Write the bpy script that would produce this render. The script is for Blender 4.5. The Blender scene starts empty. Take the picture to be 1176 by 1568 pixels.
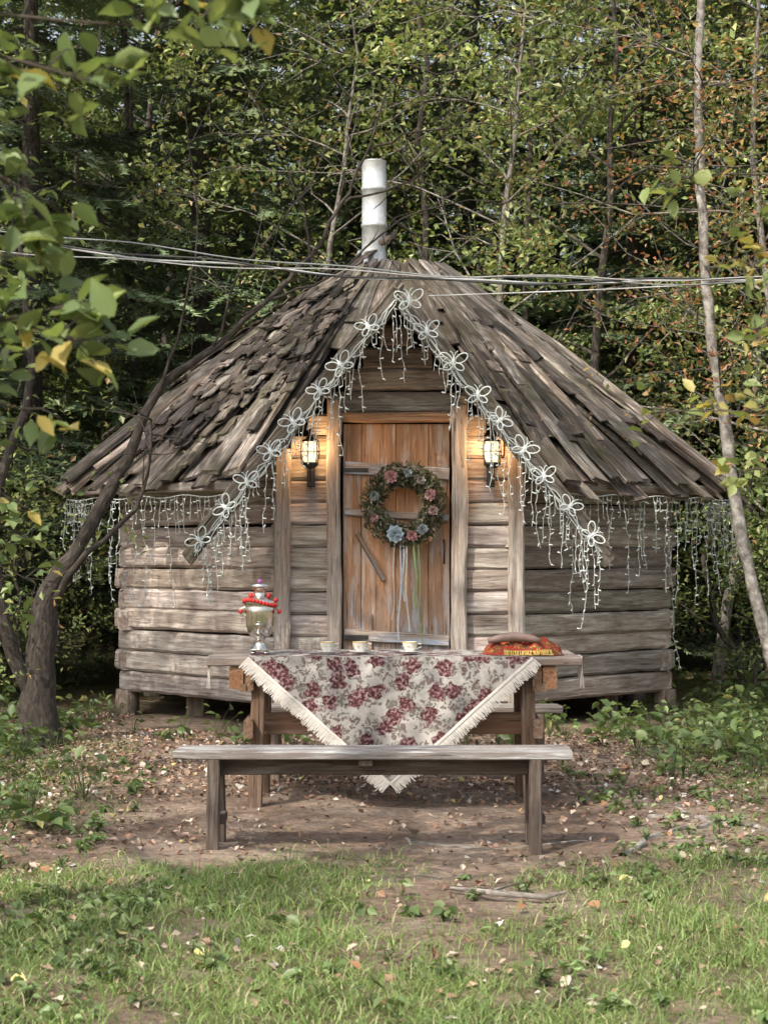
import bpy, math, random
import numpy as np
from mathutils import Vector
rng=np.random.default_rng(11); random.seed(11)
sc=bpy.context.scene
R=lambda a,b: random.uniform(a,b)
# ------------------------------------------------------------------ noise
_tab=np.random.default_rng(3).random((256,256))
def vn(x,y,s,o=0):
    x=np.asarray(x,float)*s+o*17.3+500; y=np.asarray(y,float)*s+o*9.1+500
    xi=np.floor(x).astype(int); yi=np.floor(y).astype(int); fx=x-xi; fy=y-yi
    fx=fx*fx*(3-2*fx); fy=fy*fy*(3-2*fy)
    g=lambda a,b:_tab[a%256,b%256]
    return (g(xi,yi)*(1-fx)+g(xi+1,yi)*fx)*(1-fy)+(g(xi,yi+1)*(1-fx)+g(xi+1,yi+1)*fx)*fy
def fbm(x,y,s,o=0): return .5*vn(x,y,s,o)+.3*vn(x,y,s*2.1,o+1)+.2*vn(x,y,s*4.3,o+2)
def sstep(a,b,x):
    t=np.clip((np.asarray(x,float)-a)/(b-a),0,1); return t*t*(3-2*t)
def gz(x,y):
    x=np.asarray(x,float); y=np.asarray(y,float)
    return (fbm(x,y,.8,4)-.5)*.07+(fbm(x,y,6,5)-.5)*.022+np.clip(y-20,0,60)*.06
def grassmask(x,y):
    x=np.asarray(x,float); y=np.asarray(y,float)
    n=fbm(x,y,1.3,6)
    edge=7.55+ (n-.5)*2.2+.25*sstep(.6,1.4,x)
    m=sstep(edge+.35,edge-.6,y)
    path=np.exp(-((x-.3)/.45)**2)*sstep(5.9,6.5,y)
    m=m*(1-.96*path)*(0.22+.78*sstep(.36,.56,fbm(x,y,2.6,9)))*(.5+.5*sstep(.35,.6,fbm(x,y,9,15)))
    side=sstep(1.3,2.0,np.abs(x-.1)+ (n-.5)*.8)*sstep(16,10,y)*.3
    return np.maximum(m,side)
# ------------------------------------------------------------------ mesh builder
class MB:
    def __init__(s): s.v=[];s.g=[];s.c=[];s.f=[];s.n=0
    def add(s,v,faces,g=None,c=(1,1,1),mat=0,smooth=False):
        v=np.asarray(v,float).reshape(-1,3); n=len(v)
        s.v.append(v); s.g.append(v if g is None else np.asarray(g,float))
        c=np.asarray(c,float); s.c.append(np.broadcast_to(c,(n,3)) if c.ndim==1 else c)
        for fa in faces:
            fa=np.asarray(fa,int)
            if fa.size: s.f.append((fa+s.n,mat,smooth))
        s.n+=n
    def build(s,name,mats,parent=None,loc=None):
        me=bpy.data.meshes.new(name)
        v=np.concatenate(s.v); me.vertices.add(len(v)); me.vertices.foreach_set('co',v.ravel())
        L=np.concatenate([f.ravel() for f,_,_ in s.f]); tot=np.concatenate([np.full(len(f),f.shape[1]) for f,_,_ in s.f])
        st=np.concatenate([[0],np.cumsum(tot)[:-1]])
        me.loops.add(len(L)); me.loops.foreach_set('vertex_index',L.astype(np.int32))
        me.polygons.add(len(tot)); me.polygons.foreach_set('loop_start',st.astype(np.int32))
        me.polygons.foreach_set('material_index',np.concatenate([np.full(len(f),m) for f,m,_ in s.f]).astype(np.int32))
        me.polygons.foreach_set('use_smooth',np.concatenate([np.full(len(f),sm) for f,_,sm in s.f]).astype(bool))
        a=me.attributes.new('gc','FLOAT_VECTOR','POINT'); a.data.foreach_set('vector',np.concatenate(s.g).ravel())
        c=np.concatenate(s.c); c=np.hstack([c,np.ones((len(c),1))])
        a=me.attributes.new('Col','FLOAT_COLOR','POINT'); a.data.foreach_set('color',c.ravel())
        for m in (mats if isinstance(mats,(list,tuple)) else [mats]): me.materials.append(m)
        me.update(calc_edges=True); me.validate()
        o=bpy.data.objects.new(name,me); sc.collection.objects.link(o)
        if parent: o.parent=parent
        if loc: o.location=loc
        return o
def empty(name,loc=(0,0,0)):
    e=bpy.data.objects.new(name,None); e.location=loc; sc.collection.objects.link(e); return e
def nrm(a): return a/(np.linalg.norm(a,axis=-1,keepdims=True)+1e-9)
def sweep(mb,pts,w,h,up=(0,0,1),ch=.004,jit=0.,rag=0.,col=(1,1,1),mat=0,smooth=False,rnd=None):
    pts=np.asarray(pts,float); N=len(pts); w=np.broadcast_to(np.asarray(w,float),(N,)); h=np.broadcast_to(np.asarray(h,float),(N,))
    t=nrm(np.gradient(pts,axis=0)); up=np.broadcast_to(np.asarray(up,float),(N,3)); sd=nrm(np.cross(t,up)); n=np.cross(sd,t)
    V=[];G=[]; L=np.concatenate([[0],np.cumsum(np.linalg.norm(np.diff(pts,axis=0),axis=1))])
    o=rng.uniform(0,50,3) if rnd is None else rnd
    for i in range(N):
        a=w[i]/2;b=h[i]/2;c=min(ch,a*.8,b*.8)
        cs=[(a-c,b),(a,b-c),(a,-b+c),(a-c,-b),(-a+c,-b),(-a,-b+c),(-a,b-c),(-a+c,b)]
        for (u,q) in cs:
            p=pts[i]+sd[i]*u+n[i]*q
            if jit: p=p+rng.normal(0,jit,3)
            if rag and i in(0,N-1): p=p+t[i]*(math.sin(u*90+o[0])*rag*.6+rng.normal(0,rag*.3))
            V.append(p);G.append((L[i]+o[0],u+o[1],q+o[2]))
    q=[];K=8
    for i in range(N-1):
        for k in range(K):
            k2=(k+1)%K; q.append((i*K+k,i*K+k2,(i+1)*K+k2,(i+1)*K+k))
    mb.add(V,[q,[tuple(range(K))[::-1],tuple((N-1)*K+k for k in range(K))]],G,col,mat,smooth)
def beam(mb,p0,p1,w,h,up=(0,0,1),seg=1,wob=0.,**k):
    p0=np.array(p0,float);p1=np.array(p1,float); t=np.linspace(0,1,seg+1)[:,None]; P=p0+(p1-p0)*t
    if wob: P=P+rng.normal(0,wob,P.shape)
    sweep(mb,P,w,h,up,**k)
def tube(mb,pts,r,n=6,col=(1,1,1),mat=0,smooth=True,cap=False):
    pts=np.asarray(pts,float); N=len(pts); r=np.broadcast_to(np.asarray(r,float),(N,))
    t=nrm(np.gradient(pts,axis=0)); ref=np.array([0.31,0.2,.93]) if abs(t[:,2]).mean()<.8 else np.array([1,.1,.05])
    a=nrm(np.cross(t,ref)); b=np.cross(t,a); an=np.linspace(0,2*np.pi,n,endpoint=False)
    V=(pts[:,None]+(a[:,None]*np.cos(an)[None,:,None]+b[:,None]*np.sin(an)[None,:,None])*r[:,None,None]).reshape(-1,3)
    L=np.concatenate([[0],np.cumsum(np.linalg.norm(np.diff(pts,axis=0),axis=1))]); o=rng.uniform(0,50)
    G=np.stack([np.repeat(L+o,n),np.tile(np.cos(an),N)*np.repeat(r,n)+o,np.tile(np.sin(an),N)*np.repeat(r,n)],1)
    i=np.arange(N-1)[:,None]*n; k=np.arange(n)[None]; k2=(k+1)%n
    q=np.stack([i+k,i+k2,i+n+k2,i+n+k],-1).reshape(-1,4)
    fs=[q]
    if cap: fs.append([tuple(range(n))[::-1]]); fs.append([tuple((N-1)*n+j for j in range(n))])
    mb.add(V,fs,G,col,mat,smooth)
def lathe(mb,prof,c,n=24,col=(1,1,1),mat=0,smooth=True):
    an=np.linspace(0,2*np.pi,n,endpoint=False);V=[]
    for r,z in prof: V+= [(c[0]+r*math.cos(a),c[1]+r*math.sin(a),c[2]+z) for a in an]
    N=len(prof); i=np.arange(N-1)[:,None]*n; k=np.arange(n)[None]; k2=(k+1)%n
    mb.add(V,[np.stack([i+k,i+k2,i+n+k2,i+n+k],-1).reshape(-1,4)],None,col,mat,smooth)
def leaves(mb,C,size,col,up=.6,mat=0,near=False,aspect=.55,tang=None):
    C=np.asarray(C,float);N=len(C)
    if N==0:return
    size=np.broadcast_to(size,(N,))[:,None]
    n=nrm(rng.normal(0,1,(N,3))+np.array([0,0,up*2])); d=rng.normal(0,1,(N,3)) if tang is None else tang
    d=nrm(d-n*(d*n).sum(1,keepdims=True)); s=np.cross(n,d)
    asp=aspect*rng.uniform(.8,1.2,(N,1)); cc=np.broadcast_to(np.asarray(col,float),(N,3))
    if not near:
        V=np.stack([C-d*size*.5,C+s*size*asp*.5+n*size*.12,C+d*size*.5-n*size*.1,C-s*size*asp*.5+n*size*.12],1)
        f=np.arange(N)[:,None]*4+np.arange(4)[None]
        mb.add(V.reshape(-1,3),[f],None,np.repeat(cc,4,0),mat)
    else:
        P=[(-.5,0,0),(-.28,.36,.1),(.1,.46,.12),(.36,.2,.02),(.56,0,-.12),(.36,-.2,.02),(.1,-.46,.12),(-.28,-.36,.1),(-.1,0,-.02),(.25,0,-.05)]
        V=np.stack([C+d*size*a+s*size*asp*b*1.1+n*size*c for a,b,c in P],1)
        F=[(0,8,1),(1,8,2),(2,8,9),(2,9,3),(3,9,4),(4,9,5),(5,9,6),(6,9,8),(6,8,7),(7,8,0)]
        f=(np.arange(N)[:,None,None]*10+np.array(F)[None]).reshape(-1,3)
        G=np.tile(np.array([(a,b,0) for a,b,_ in P]),(N,1))
        mb.add(V.reshape(-1,3),[f],G,np.repeat(cc,10,0),mat,True)
def pal(n,cols,p,var=.25):
    i=rng.choice(len(cols),n,p=np.array(p)/sum(p)); c=np.array(cols)[i]; return c*rng.uniform(1-var,1+var,(n,1))
# ------------------------------------------------------------------ materials
def newmat(name):
    m=bpy.data.materials.new(name); m.use_nodes=True; nt=m.node_tree; b=nt.nodes['Principled BSDF']; return m,nt,b
def ramp(nt,src,stops):
    r=nt.nodes.new('ShaderNodeValToRGB'); e=r.color_ramp.elements
    while len(e)<len(stops): e.new(.5)
    for x,(p,c) in zip(e,stops): x.position=p; x.color=(*c,1) if len(c)==3 else c
    nt.links.new(src,r.inputs[0]); return r.outputs[0]
def noisen(nt,vec,scale,detail=4,rough=.55,mp=None,dist=0):
    if mp is not None:
        m=nt.nodes.new('ShaderNodeMapping'); m.inputs['Scale'].default_value=mp; nt.links.new(vec,m.inputs[0]); vec=m.outputs[0]
    n=nt.nodes.new('ShaderNodeTexNoise'); n.inputs['Scale'].default_value=scale; n.inputs['Detail'].default_value=detail; n.inputs['Roughness'].default_value=rough; n.inputs['Distortion'].default_value=dist
    nt.links.new(vec,n.inputs['Vector']); return n.outputs['Fac']
def mixc(nt,a,b,f,mode='MIX'):
    m=nt.nodes.new('ShaderNodeMix'); m.data_type='RGBA'; m.blend_type=mode
    for i,x in ((6,a),(7,b)):
        if isinstance(x,tuple): m.inputs[i].default_value=(*x,1)
        else: nt.links.new(x,m.inputs[i])
    if isinstance(f,(int,float)): m.inputs[0].default_value=f
    else: nt.links.new(f,m.inputs[0])
    return m.outputs[2]
def attr(nt,n):
    a=nt.nodes.new('ShaderNodeAttribute'); a.attribute_name=n; return a
def bump(nt,b,h,strength=.5,dist=.01):
    n=nt.nodes.new('ShaderNodeBump'); n.inputs['Strength'].default_value=strength; n.inputs['Distance'].default_value=dist
    nt.links.new(h,n.inputs['Height']); nt.links.new(n.outputs[0],b.inputs['Normal'])
def wood(name,dark,mid,light,patch,pf=(.45,.62),rough=.85,gs=1.,bs=.7,pm=.35,moss=None,grey=None):
    m,nt,b=newmat(name); g=attr(nt,'gc').outputs['Vector']; c=attr(nt,'Col').outputs['Color']
    gr=noisen(nt,g,1,8,.72,(3.2*gs,42*gs,42*gs),.4)
    col=ramp(nt,gr,[(.30,dark),(.5,mid),(.68,light)])
    pt=noisen(nt,g,1,5,.65,(2.6,9,9)); pr=ramp(nt,pt,[(pf[0],(0,0,0)),(pf[1],(1,1,1))])
    pc=mixc(nt,patch,col,pm)
    col=mixc(nt,col,pc,pr)
    if grey:
        gg=noisen(nt,g,1,6,.7,(2.0,16,16)); gr2=ramp(nt,gg,[(.50,(0,0,0)),(.60,(.8,.8,.8))]); col=mixc(nt,col,grey,gr2)
    cr=noisen(nt,g,1,3,.5,(3,110,110)); cm=ramp(nt,cr,[(.30,(.22,.19,.17)),(.40,(1,1,1))])
    col=mixc(nt,col,cm,.85,'MULTIPLY')
    kn=noisen(nt,g,1,3,.6,(9,30,30)); km=ramp(nt,kn,[(.25,(.45,.4,.36)),(.36,(1,1,1)),(.66,(1,1,1)),(.76,(1.25,1.22,1.2))])
    col=mixc(nt,col,km,.8,'MULTIPLY')
    if moss:
        ge=nt.nodes.new('ShaderNodeNewGeometry'); ms=noisen(nt,ge.outputs['Position'],2.2,7,.7); mr=ramp(nt,ms,[(.47,(0,0,0)),(.62,(.75,.75,.75))]); col=mixc(nt,col,moss,mr)
    col=mixc(nt,col,c,1,'MULTIPLY')
    nt.links.new(col,b.inputs['Base Color']); b.inputs['Roughness'].default_value=rough; b.inputs['Specular IOR Level'].default_value=.25
    bump(nt,b,gr,bs,.012); return m
M_log=wood('log_wood',(.135,.11,.098),(.35,.312,.285),(.58,.55,.52),(.20,.15,.125),(.48,.64),gs=.8,bs=1)
M_roof=wood('roof_plank_wood',(.055,.044,.038),(.165,.142,.126),(.45,.42,.395),(.085,.066,.05),(.44,.6),bs=1,moss=(.072,.064,.042))
M_post=wood('post_wood',(.17,.14,.12),(.36,.315,.285),(.57,.53,.50),(.31,.20,.13),(.5,.7))
M_door=wood('door_wood',(.17,.09,.05),(.38,.215,.12),(.56,.38,.24),(.30,.19,.12),(.42,.62),gs=.6,bs=.5,pm=.2,grey=(.43,.38,.335))
M_bench=wood('bench_wood',(.08,.065,.055),(.20,.17,.15),(.42,.40,.385),(.14,.10,.08),(.45,.62))
M_tab=wood('table_wood',(.11,.078,.056),(.22,.16,.12),(.38,.32,.275),(.24,.145,.09),(.45,.62))
M_dark=newmat('gap_shade_and_deck')[0]; M_dark.node_tree.nodes['Principled BSDF'].inputs['Base Color'].default_value=(.025,.02,.017,1); M_dark.node_tree.nodes['Principled BSDF'].inputs['Roughness'].default_value=.9  # near-black: painted shade for the log gaps, dark wood on the roof deck
def barkm(name,a,b_,c,sc_=(14,45,45)):
    m,nt,b=newmat(name); g=attr(nt,'gc').outputs['Vector']
    n=noisen(nt,g,1,6,.65,sc_); col=ramp(nt,n,[(.32,a),(.5,b_),(.7,c)])
    nt.links.new(mixc(nt,col,attr(nt,'Col').outputs['Color'],1,'MULTIPLY'),b.inputs['Base Color']); b.inputs['Roughness'].default_value=.9; bump(nt,b,n,.8,.02); return m
M_bark=barkm('bark',(.025,.02,.017),(.07,.058,.05),(.15,.135,.12))
M_barkg=barkm('grey_bark',(.07,.06,.052),(.2,.18,.16),(.42,.40,.37))
M_birch=barkm('birch_bark',(.05,.042,.036),(.26,.24,.22),(.50,.48,.45),(12,14,14))
def leafm(name,tr=.35,spec=.3):
    m,nt,b=newmat(name); c=attr(nt,'Col').outputs['Color']; c=mixc(nt,c,(.22,.20,.15),.10)
    nt.links.new(c,b.inputs['Base Color']); b.inputs['Roughness'].default_value=.45; b.inputs['Specular IOR Level'].default_value=spec
    t=nt.nodes.new('ShaderNodeBsdfTranslucent'); tc=mixc(nt,c,(1.3,1.25,.65),1,'MULTIPLY'); nt.links.new(tc,t.inputs[0])
    ms=nt.nodes.new('ShaderNodeMixShader'); ms.inputs[0].default_value=tr
    nt.links.new(b.outputs[0],ms.inputs[1]); nt.links.new(t.outputs[0],ms.inputs[2]); nt.links.new(ms.outputs[0],nt.nodes['Material Output'].inputs[0]); return m
M_leaf=leafm('leaf',.35,.5); M_grass=leafm('grass_blade',.3,.25)
def colm(name,rough,f=0):
    m,nt,b=newmat(name); c=attr(nt,'Col').outputs['Color']
    if f: c=mixc(nt,c,(.2,.21,.18),f)
    nt.links.new(c,b.inputs['Base Color']); b.inputs['Roughness'].default_value=rough; return m
M_needle=colm('needles',.5,.12); M_litter=colm('dead_leaf',.75)
def plain(name,col,rough=.5,metal=0,emit=None,es=0,useCol=False,spec=.5):
    m,nt,b=newmat(name)
    n=noisen(nt,attr(nt,'gc').outputs['Vector'],25,3); r=ramp(nt,n,[(.3,(.8,.8,.8)),(.7,(1.08,1.08,1.08))])
    if useCol: c=mixc(nt,attr(nt,'Col').outputs['Color'],r,1,'MULTIPLY')
    else: c=mixc(nt,tuple(col),r,1,'MULTIPLY')
    nt.links.new(c,b.inputs['Base Color']); b.inputs['Roughness'].default_value=rough; b.inputs['Metallic'].default_value=metal; b.inputs['Specular IOR Level'].default_value=spec
    if emit: b.inputs['Emission Color'].default_value=(*emit,1); b.inputs['Emission Strength'].default_value=es
    return m
M_any=plain('painted',(1,1,1),.6,useCol=True)
M_metal=plain('galvanised_metal',(.66,.69,.72),.42,.5)
M_silver=plain('samovar_nickel',(.75,.73,.68),.18,1)
M_black=plain('black_iron',(.02,.02,.022),.5)
M_glass=plain('lamp_glass',(.9,.82,.65),.4,0,(1,.78,.45),1.6)
M_white=plain('white_plastic',(.66,.72,.72),.45)
M_wire=plain('white_wire',(.56,.60,.59),.5)
M_china=plain('porcelain',(.74,.73,.70),.2)
M_fringe=plain('fringe_thread',(.62,.59,.55),.9,spec=.1)
def floral(name,base,roseA,roseB,leafc,scale,rr):
    m,nt,b=newmat(name); g=attr(nt,'gc').outputs['Vector']
    d=nt.nodes.new('ShaderNodeTexNoise'); d.inputs['Scale'].default_value=scale*3; d.inputs['Detail'].default_value=3; nt.links.new(g,d.inputs['Vector'])
    w=mixc(nt,g,d.outputs['Color'],.075)
    def vor(sc_,off):
        mp=nt.nodes.new('ShaderNodeMapping'); mp.inputs['Location'].default_value=(off,off*.7,0); nt.links.new(w,mp.inputs[0])
        v=nt.nodes.new('ShaderNodeTexVoronoi'); v.voronoi_dimensions='2D'; v.inputs['Scale'].default_value=sc_; v.inputs['Randomness'].default_value=.85; nt.links.new(mp.outputs[0],v.inputs['Vector']); return v
    v1=vor(scale,0); v2=vor(scale*1.7,3.3); v3=vor(scale*5.5,1.7); v4=vor(scale*2.3,7.1)
    lf=ramp(nt,v2.outputs['Distance'],[(.42,(1,1,1)),(.52,(0,0,0))]); n3=ramp(nt,v3.outputs['Distance'],[(.30,(.95,.95,.95)),(.44,(.1,.1,.1))])
    lfm=mixc(nt,lf,n3,1,'MULTIPLY')
    n=noisen(nt,g,scale*1.2,4); bc=ramp(nt,n,[(.38,base),(.6,tuple(x*.62 for x in base))])
    col=mixc(nt,bc,leafc,lfm)
    petal=noisen(nt,g,scale*7,3); pc=ramp(nt,petal,[(.40,roseA),(.52,roseB),(.62,tuple(min(1,x*1.2+.13) for x in roseB))])
    sm=ramp(nt,v4.outputs['Distance'],[(.17,(.8,.8,.8)),(.23,(0,0,0))]); col=mixc(nt,col,tuple(x*.6+.04 for x in roseB),sm)
    rm=ramp(nt,v1.outputs['Distance'],[(rr,(1,1,1)),(rr+.07,(0,0,0))]); col=mixc(nt,col,pc,rm)
    nt.links.new(col,b.inputs['Base Color']); b.inputs['Roughness'].default_value=.9; b.inputs['Specular IOR Level'].default_value=.15; return m
M_cloth=floral('floral_cloth',(.42,.40,.38),(.04,.016,.018),(.11,.045,.05),(.12,.108,.095),9.0,.30)
M_shawl=floral('red_shawl',(.33,.018,.016),(.32,.2,.03),(.26,.15,.03),(.02,.09,.04),19,.13)
m,nt,b=newmat('ground_soil'); M_ground=m
tc=nt.nodes.new('ShaderNodeTexCoord').outputs['Object']
n1=noisen(nt,tc,1.7,5,.6); n2=noisen(nt,tc,34,8,.75); base=ramp(nt,n1,[(.35,(.19,.145,.118)),(.5,(.30,.24,.20)),(.66,(.41,.35,.305))])
v=nt.nodes.new('ShaderNodeTexVoronoi'); v.inputs['Scale'].default_value=32; nt.links.new(tc,v.inputs['Vector'])
sep=nt.nodes.new('ShaderNodeSeparateColor'); nt.links.new(v.outputs['Color'],sep.inputs[0])
lc=ramp(nt,sep.outputs[0],[(.0,(.5,.42,.36)),(.5,(.9,.85,.8)),(.8,(1.15,1.0,.85)),(1,(1.5,1.35,1.2))])
col=mixc(nt,base,lc,.5,'MULTIPLY'); f2=ramp(nt,n2,[(.3,(.55,.52,.5)),(.65,(1.3,1.28,1.25))]); col=mixc(nt,col,f2,.85,'MULTIPLY')
a=attr(nt,'Col'); col=mixc(nt,col,a.outputs['Color'],1,'MULTIPLY')
nt.links.new(col,b.inputs['Base Color']); b.inputs['Roughness'].default_value=.95; b.inputs['Specular IOR Level'].default_value=.1; bump(nt,b,n2,1,.03)
# ------------------------------------------------------------------ ground
xs=np.concatenate([[-160,-80,-40,-22,-14,-9,-7],np.linspace(-5.5,5.5,221),[7,9,14,22,40,80,160]])
ys=np.concatenate([[-60,-25,-10,-3,1,3],np.linspace(4,16,241),[17,18,19,20,22,25,30,36,45,60,90,160]])
X,Y=np.meshgrid(xs,ys); Z=gz(X,Y); gm=grassmask(X,Y)
c=np.ones((X.size,3)); g_=gm.ravel()[:,None]*.75; c=c*(1-g_)+np.array([.55,.78,.38])*g_
far=sstep(13.5,17,Y.ravel())[:,None]; c=c*(1-far)+far*np.array([.34,.40,.24])
nx=len(xs); i=np.arange(len(ys)-1)[:,None]*nx; k=np.arange(nx-1)[None]
mb=MB(); mb.add(np.stack([X.ravel(),Y.ravel(),Z.ravel()],1),[np.stack([i+k,i+k+1,i+nx+k+1,i+nx+k],-1).reshape(-1,4)],None,c,0,True)
mb.build('ground',M_ground)
# grass
N=400000; x=rng.uniform(-2.6,2.8,N); y=rng.uniform(4.3,12.5,N); keep=rng.random(N)<grassmask(x,y)*np.where(y<8,1,.4); x=x[keep];y=y[keep];N=len(x)
z=gz(x,y)-.005; hh=rng.gamma(4,.25,N)*.032*(.4+1.2*fbm(x,y,3,12)); an=rng.uniform(0,2*np.pi,N); wd=rng.uniform(.0014,.003,N)
lean=rng.normal(0,.7,(N,2)); sx=np.cos(an)*wd; sy=np.sin(an)*wd
B=np.stack([x,y,z],1); mid=B+np.stack([lean[:,0]*hh*.35,lean[:,1]*hh*.35,hh*.6],1); tip=B+np.stack([lean[:,0]*hh*1.2,lean[:,1]*hh*1.2,hh*.95],1); S=np.stack([sx,sy,0*sx],1)
V=np.stack([B-S,B+S,mid+S*.8,mid-S*.8,tip],1).reshape(-1,3); q=np.arange(N)[:,None]*5
cg=pal(N,[(.14,.23,.065),(.21,.32,.10),(.30,.38,.15),(.46,.43,.26)],[4,5,3.5,1.1],.3)
mb=MB(); mb.add(V,[q+np.array([[0,1,2,3]]),q+np.array([[3,2,4]])],None,np.repeat(cg,5,0))
mb.build('grass',M_grass)
print('blades',N)
# leaf litter
N=46000; x=rng.uniform(-3.4,3.6,N); y=4.4+ (rng.random(N)**.9)*10; d=.12+.78*sstep(9.2,10.4,y)+.25*(fbm(x,y,1.6,20)>.56)+.45*sstep(1.0,1.7,np.abs(x)); d=d*np.where(y<8,.75,1)
keep=(rng.random(N)<d)&~((np.abs(x-.1)<2.0)&(y>13)); x=x[keep];y=y[keep];N=len(x)
cl=pal(N,[(.21,.12,.08),(.31,.21,.15),(.41,.33,.27),(.12,.078,.06),(.42,.32,.13),(.54,.52,.48)],[5,5,3.5,4,.4,.7],.25)
mb=MB(); C=np.stack([x,y,gz(x,y)+.012],1); leaves(mb,C,rng.uniform(.014,.046,N),cl,up=1.1,aspect=.7)
N=130; x=rng.uniform(-1.6,1.6,N); y=rng.uniform(4.9,11,N); leaves(mb,np.stack([x,y,gz(x,y)+.025],1),rng.uniform(.028,.052,N),pal(N,[(.40,.36,.27),(.46,.40,.16),(.30,.15,.08),(.50,.46,.40)],[4,2,4,2]),up=1.2,near=True,aspect=.8)
mb.build('leaf_litter',M_litter)
def weeds(pts,ls=.07,hmax=.22,cols=None,nl=11):
    mb=MB(); cols=cols or [(.08,.145,.045),(.13,.205,.065),(.18,.26,.09),(.34,.34,.12)]
    for (x,y) in pts:
        z=float(gz(x,y)); n=random.randint(nl-5,nl+4); h=R(.3,1)*hmax; sz=R(.45,1.15)
        C=[];T=[]
        for j in range(n):
            a=R(0,6.28); rr=R(.2,1)*hmax*.6; zz=z+h*R(.25,1)
            p=np.array([x+math.cos(a)*rr,y+math.sin(a)*rr,zz]); C.append(p); T.append((math.cos(a),math.sin(a),-.25))
            tube(mb,[(x,y,z),(x+math.cos(a)*rr*.4,y+math.sin(a)*rr*.4,z+(zz-z)*.7),p],[.002,.0018,.001],3,(.1,.14,.05))
        leaves(mb,C,rng.uniform(.6,1.25,n)*ls*sz,pal(n,cols,[4,4,2,.3])*R(.7,1.25),up=.9,near=True,aspect=.62,tang=np.array(T)+rng.normal(0,.2,(n,3)))
    return mb
P=[(R(2.0,4.2),R(10.2,14.5)) for _ in range(250)]+[(R(1.4,2.3),R(10.4,12.6)) for _ in range(36)]+[(R(-4,-2.0),R(9,14)) for _ in range(170)]+[(R(-2.3,-1.5),R(7.2,9.6)) for _ in range(30)]+[(R(-1.9,2.2),R(11.9,12.9)) for _ in range(36)]
P+=[(s_*R(2.6,5),R(14,19)) for s_ in (-1,1) for _ in range(70)]
weeds(P,.085,.27).build('weed_patch',M_leaf)
P=[(R(-1.35,-.75),R(5,7)) for _ in range(80)]+[(R(-1.2,1.3),R(5,7.4)) for _ in range(90)]+[(R(1.0,2.2),R(7.5,11)) for _ in range(110)]+[(R(-2.2,-1.2),R(7.5,11)) for _ in range(70)]
weeds(P,.042,.07,[(.12,.195,.065),(.17,.26,.095),(.23,.31,.13),(.34,.33,.17)],9).build('clover_patch',M_leaf)
mb=MB()
def gp(L,lift=.01): return [(x,y,float(gz(x,y))+lift+R(-.01,.012)) for x,y in L]
for L,r in (([(1.0,7.9),(1.15,8.3),(1.35,8.6),(1.6,8.75),(1.9,9.3)],.022),([(1.25,9.0),(1.5,8.9),(1.75,8.5),(1.9,8.2),(2.2,8.1)],.02),([(.1,8.3),(.5,8.15),(.9,8.35),(1.3,8.2)],.014),([(1.5,9.6),(1.45,9.0),(1.6,8.6)],.016)):
    t=np.linspace(0,1,24); P=np.array(gp(L,-.002)); PI=np.stack([np.interp(t,np.linspace(0,1,len(P)),P[:,j]) for j in range(3)],1); PI[:,:2]+=rng.normal(0,.012,(24,2)); tube(mb,PI,np.linspace(r,r*.4,24)*rng.uniform(.8,1.1,24),7)
mb.build('tree_roots',M_barkg)
mb=MB(); tube(mb,gp([(.25,7.0),(.4,6.85),(.58,6.78),(.66,6.8)],.03),[.008,.012,.011,.006],6); tube(mb,gp([(.4,6.86),(.5,6.95)],.04),[.006,.003],5); mb.build('fallen_stick',M_barkg)
# ------------------------------------------------------------------ cabin
CX,CY=.09,15.21; AP=2.11; RE=2.56; ZE=1.66; ZT=3.70
cab=empty('log_cabin',(0,0,0))
def rz(r): t=r/RE; return ZE+(ZT-ZE)*(1-t)+.05*math.sin(math.pi*min(1,max(0,t)))
def sec(a): a=math.radians(a); return np.array([math.sin(a),-math.cos(a),0]),np.array([math.cos(a),math.sin(a),0])
C0=np.array([CX,CY,0]); T22=math.tan(math.radians(22.5))
logs=MB(); LH=.157
def wlog(p0,p1,z,ext=0.,th=.15,tint=1.):
    p0=np.array([p0[0],p0[1],z]);p1=np.array([p1[0],p1[1],z]); d=nrm(p1-p0); p0=p0-d*ext*R(.4,1.3);p1=p1+d*ext*R(.4,1.3)
    n=max(3,int(np.linalg.norm(p1-p0)/.09)); t=np.linspace(0,1,n)[:,None]; P=p0+(p1-p0)*t; P=P+np.cumsum(rng.normal(0,.002,P.shape),0)*np.array([.6,1,.8])
    w=th*(1+rng.normal(0,.022,n)); h=LH*.97*(1+rng.normal(0,.014,n)); k=R(.66,1.15)*tint
    sweep(logs,P,w,h,(0,0,1),ch=.02,jit=.0016,rag=.012,col=(k*R(.97,1.06),k,k*R(.94,1.05)))
for a in (45,-45,90,-90,135,-135,180):
    n,t=sec(a); hw=AP*T22
    for j in range(12):
        z=.19+LH*(j+.5); m_=C0+n*(AP-.075+R(-.014,.014)); wlog(m_-t*hw,m_+t*hw,z,.07 if j%2 else .02,tint=1.2 if a<0 else 1.12)
fy=CY-AP+.075
for j in range(18):
    z=.19+LH*(j+.5)
    if z+LH/2>2.95: break
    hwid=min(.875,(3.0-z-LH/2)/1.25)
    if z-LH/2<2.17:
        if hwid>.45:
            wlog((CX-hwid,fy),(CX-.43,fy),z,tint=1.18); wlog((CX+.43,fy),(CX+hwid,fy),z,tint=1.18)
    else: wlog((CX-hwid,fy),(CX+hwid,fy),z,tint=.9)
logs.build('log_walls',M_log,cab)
mb=MB()
ring=[];
for k in range(8):
    a=math.radians(22.5+45*k); r=(AP-.13)/math.cos(math.radians(22.5)); ring.append((CX+r*math.sin(a),CY-r*math.cos(a)))
V=[(x,y,.22) for x,y in ring]+[(x,y,2.0) for x,y in ring]
mb.add(V,[[(k,(k+1)%8,8+(k+1)%8,8+k) for k in range(8)],[tuple(range(8))]])
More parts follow.
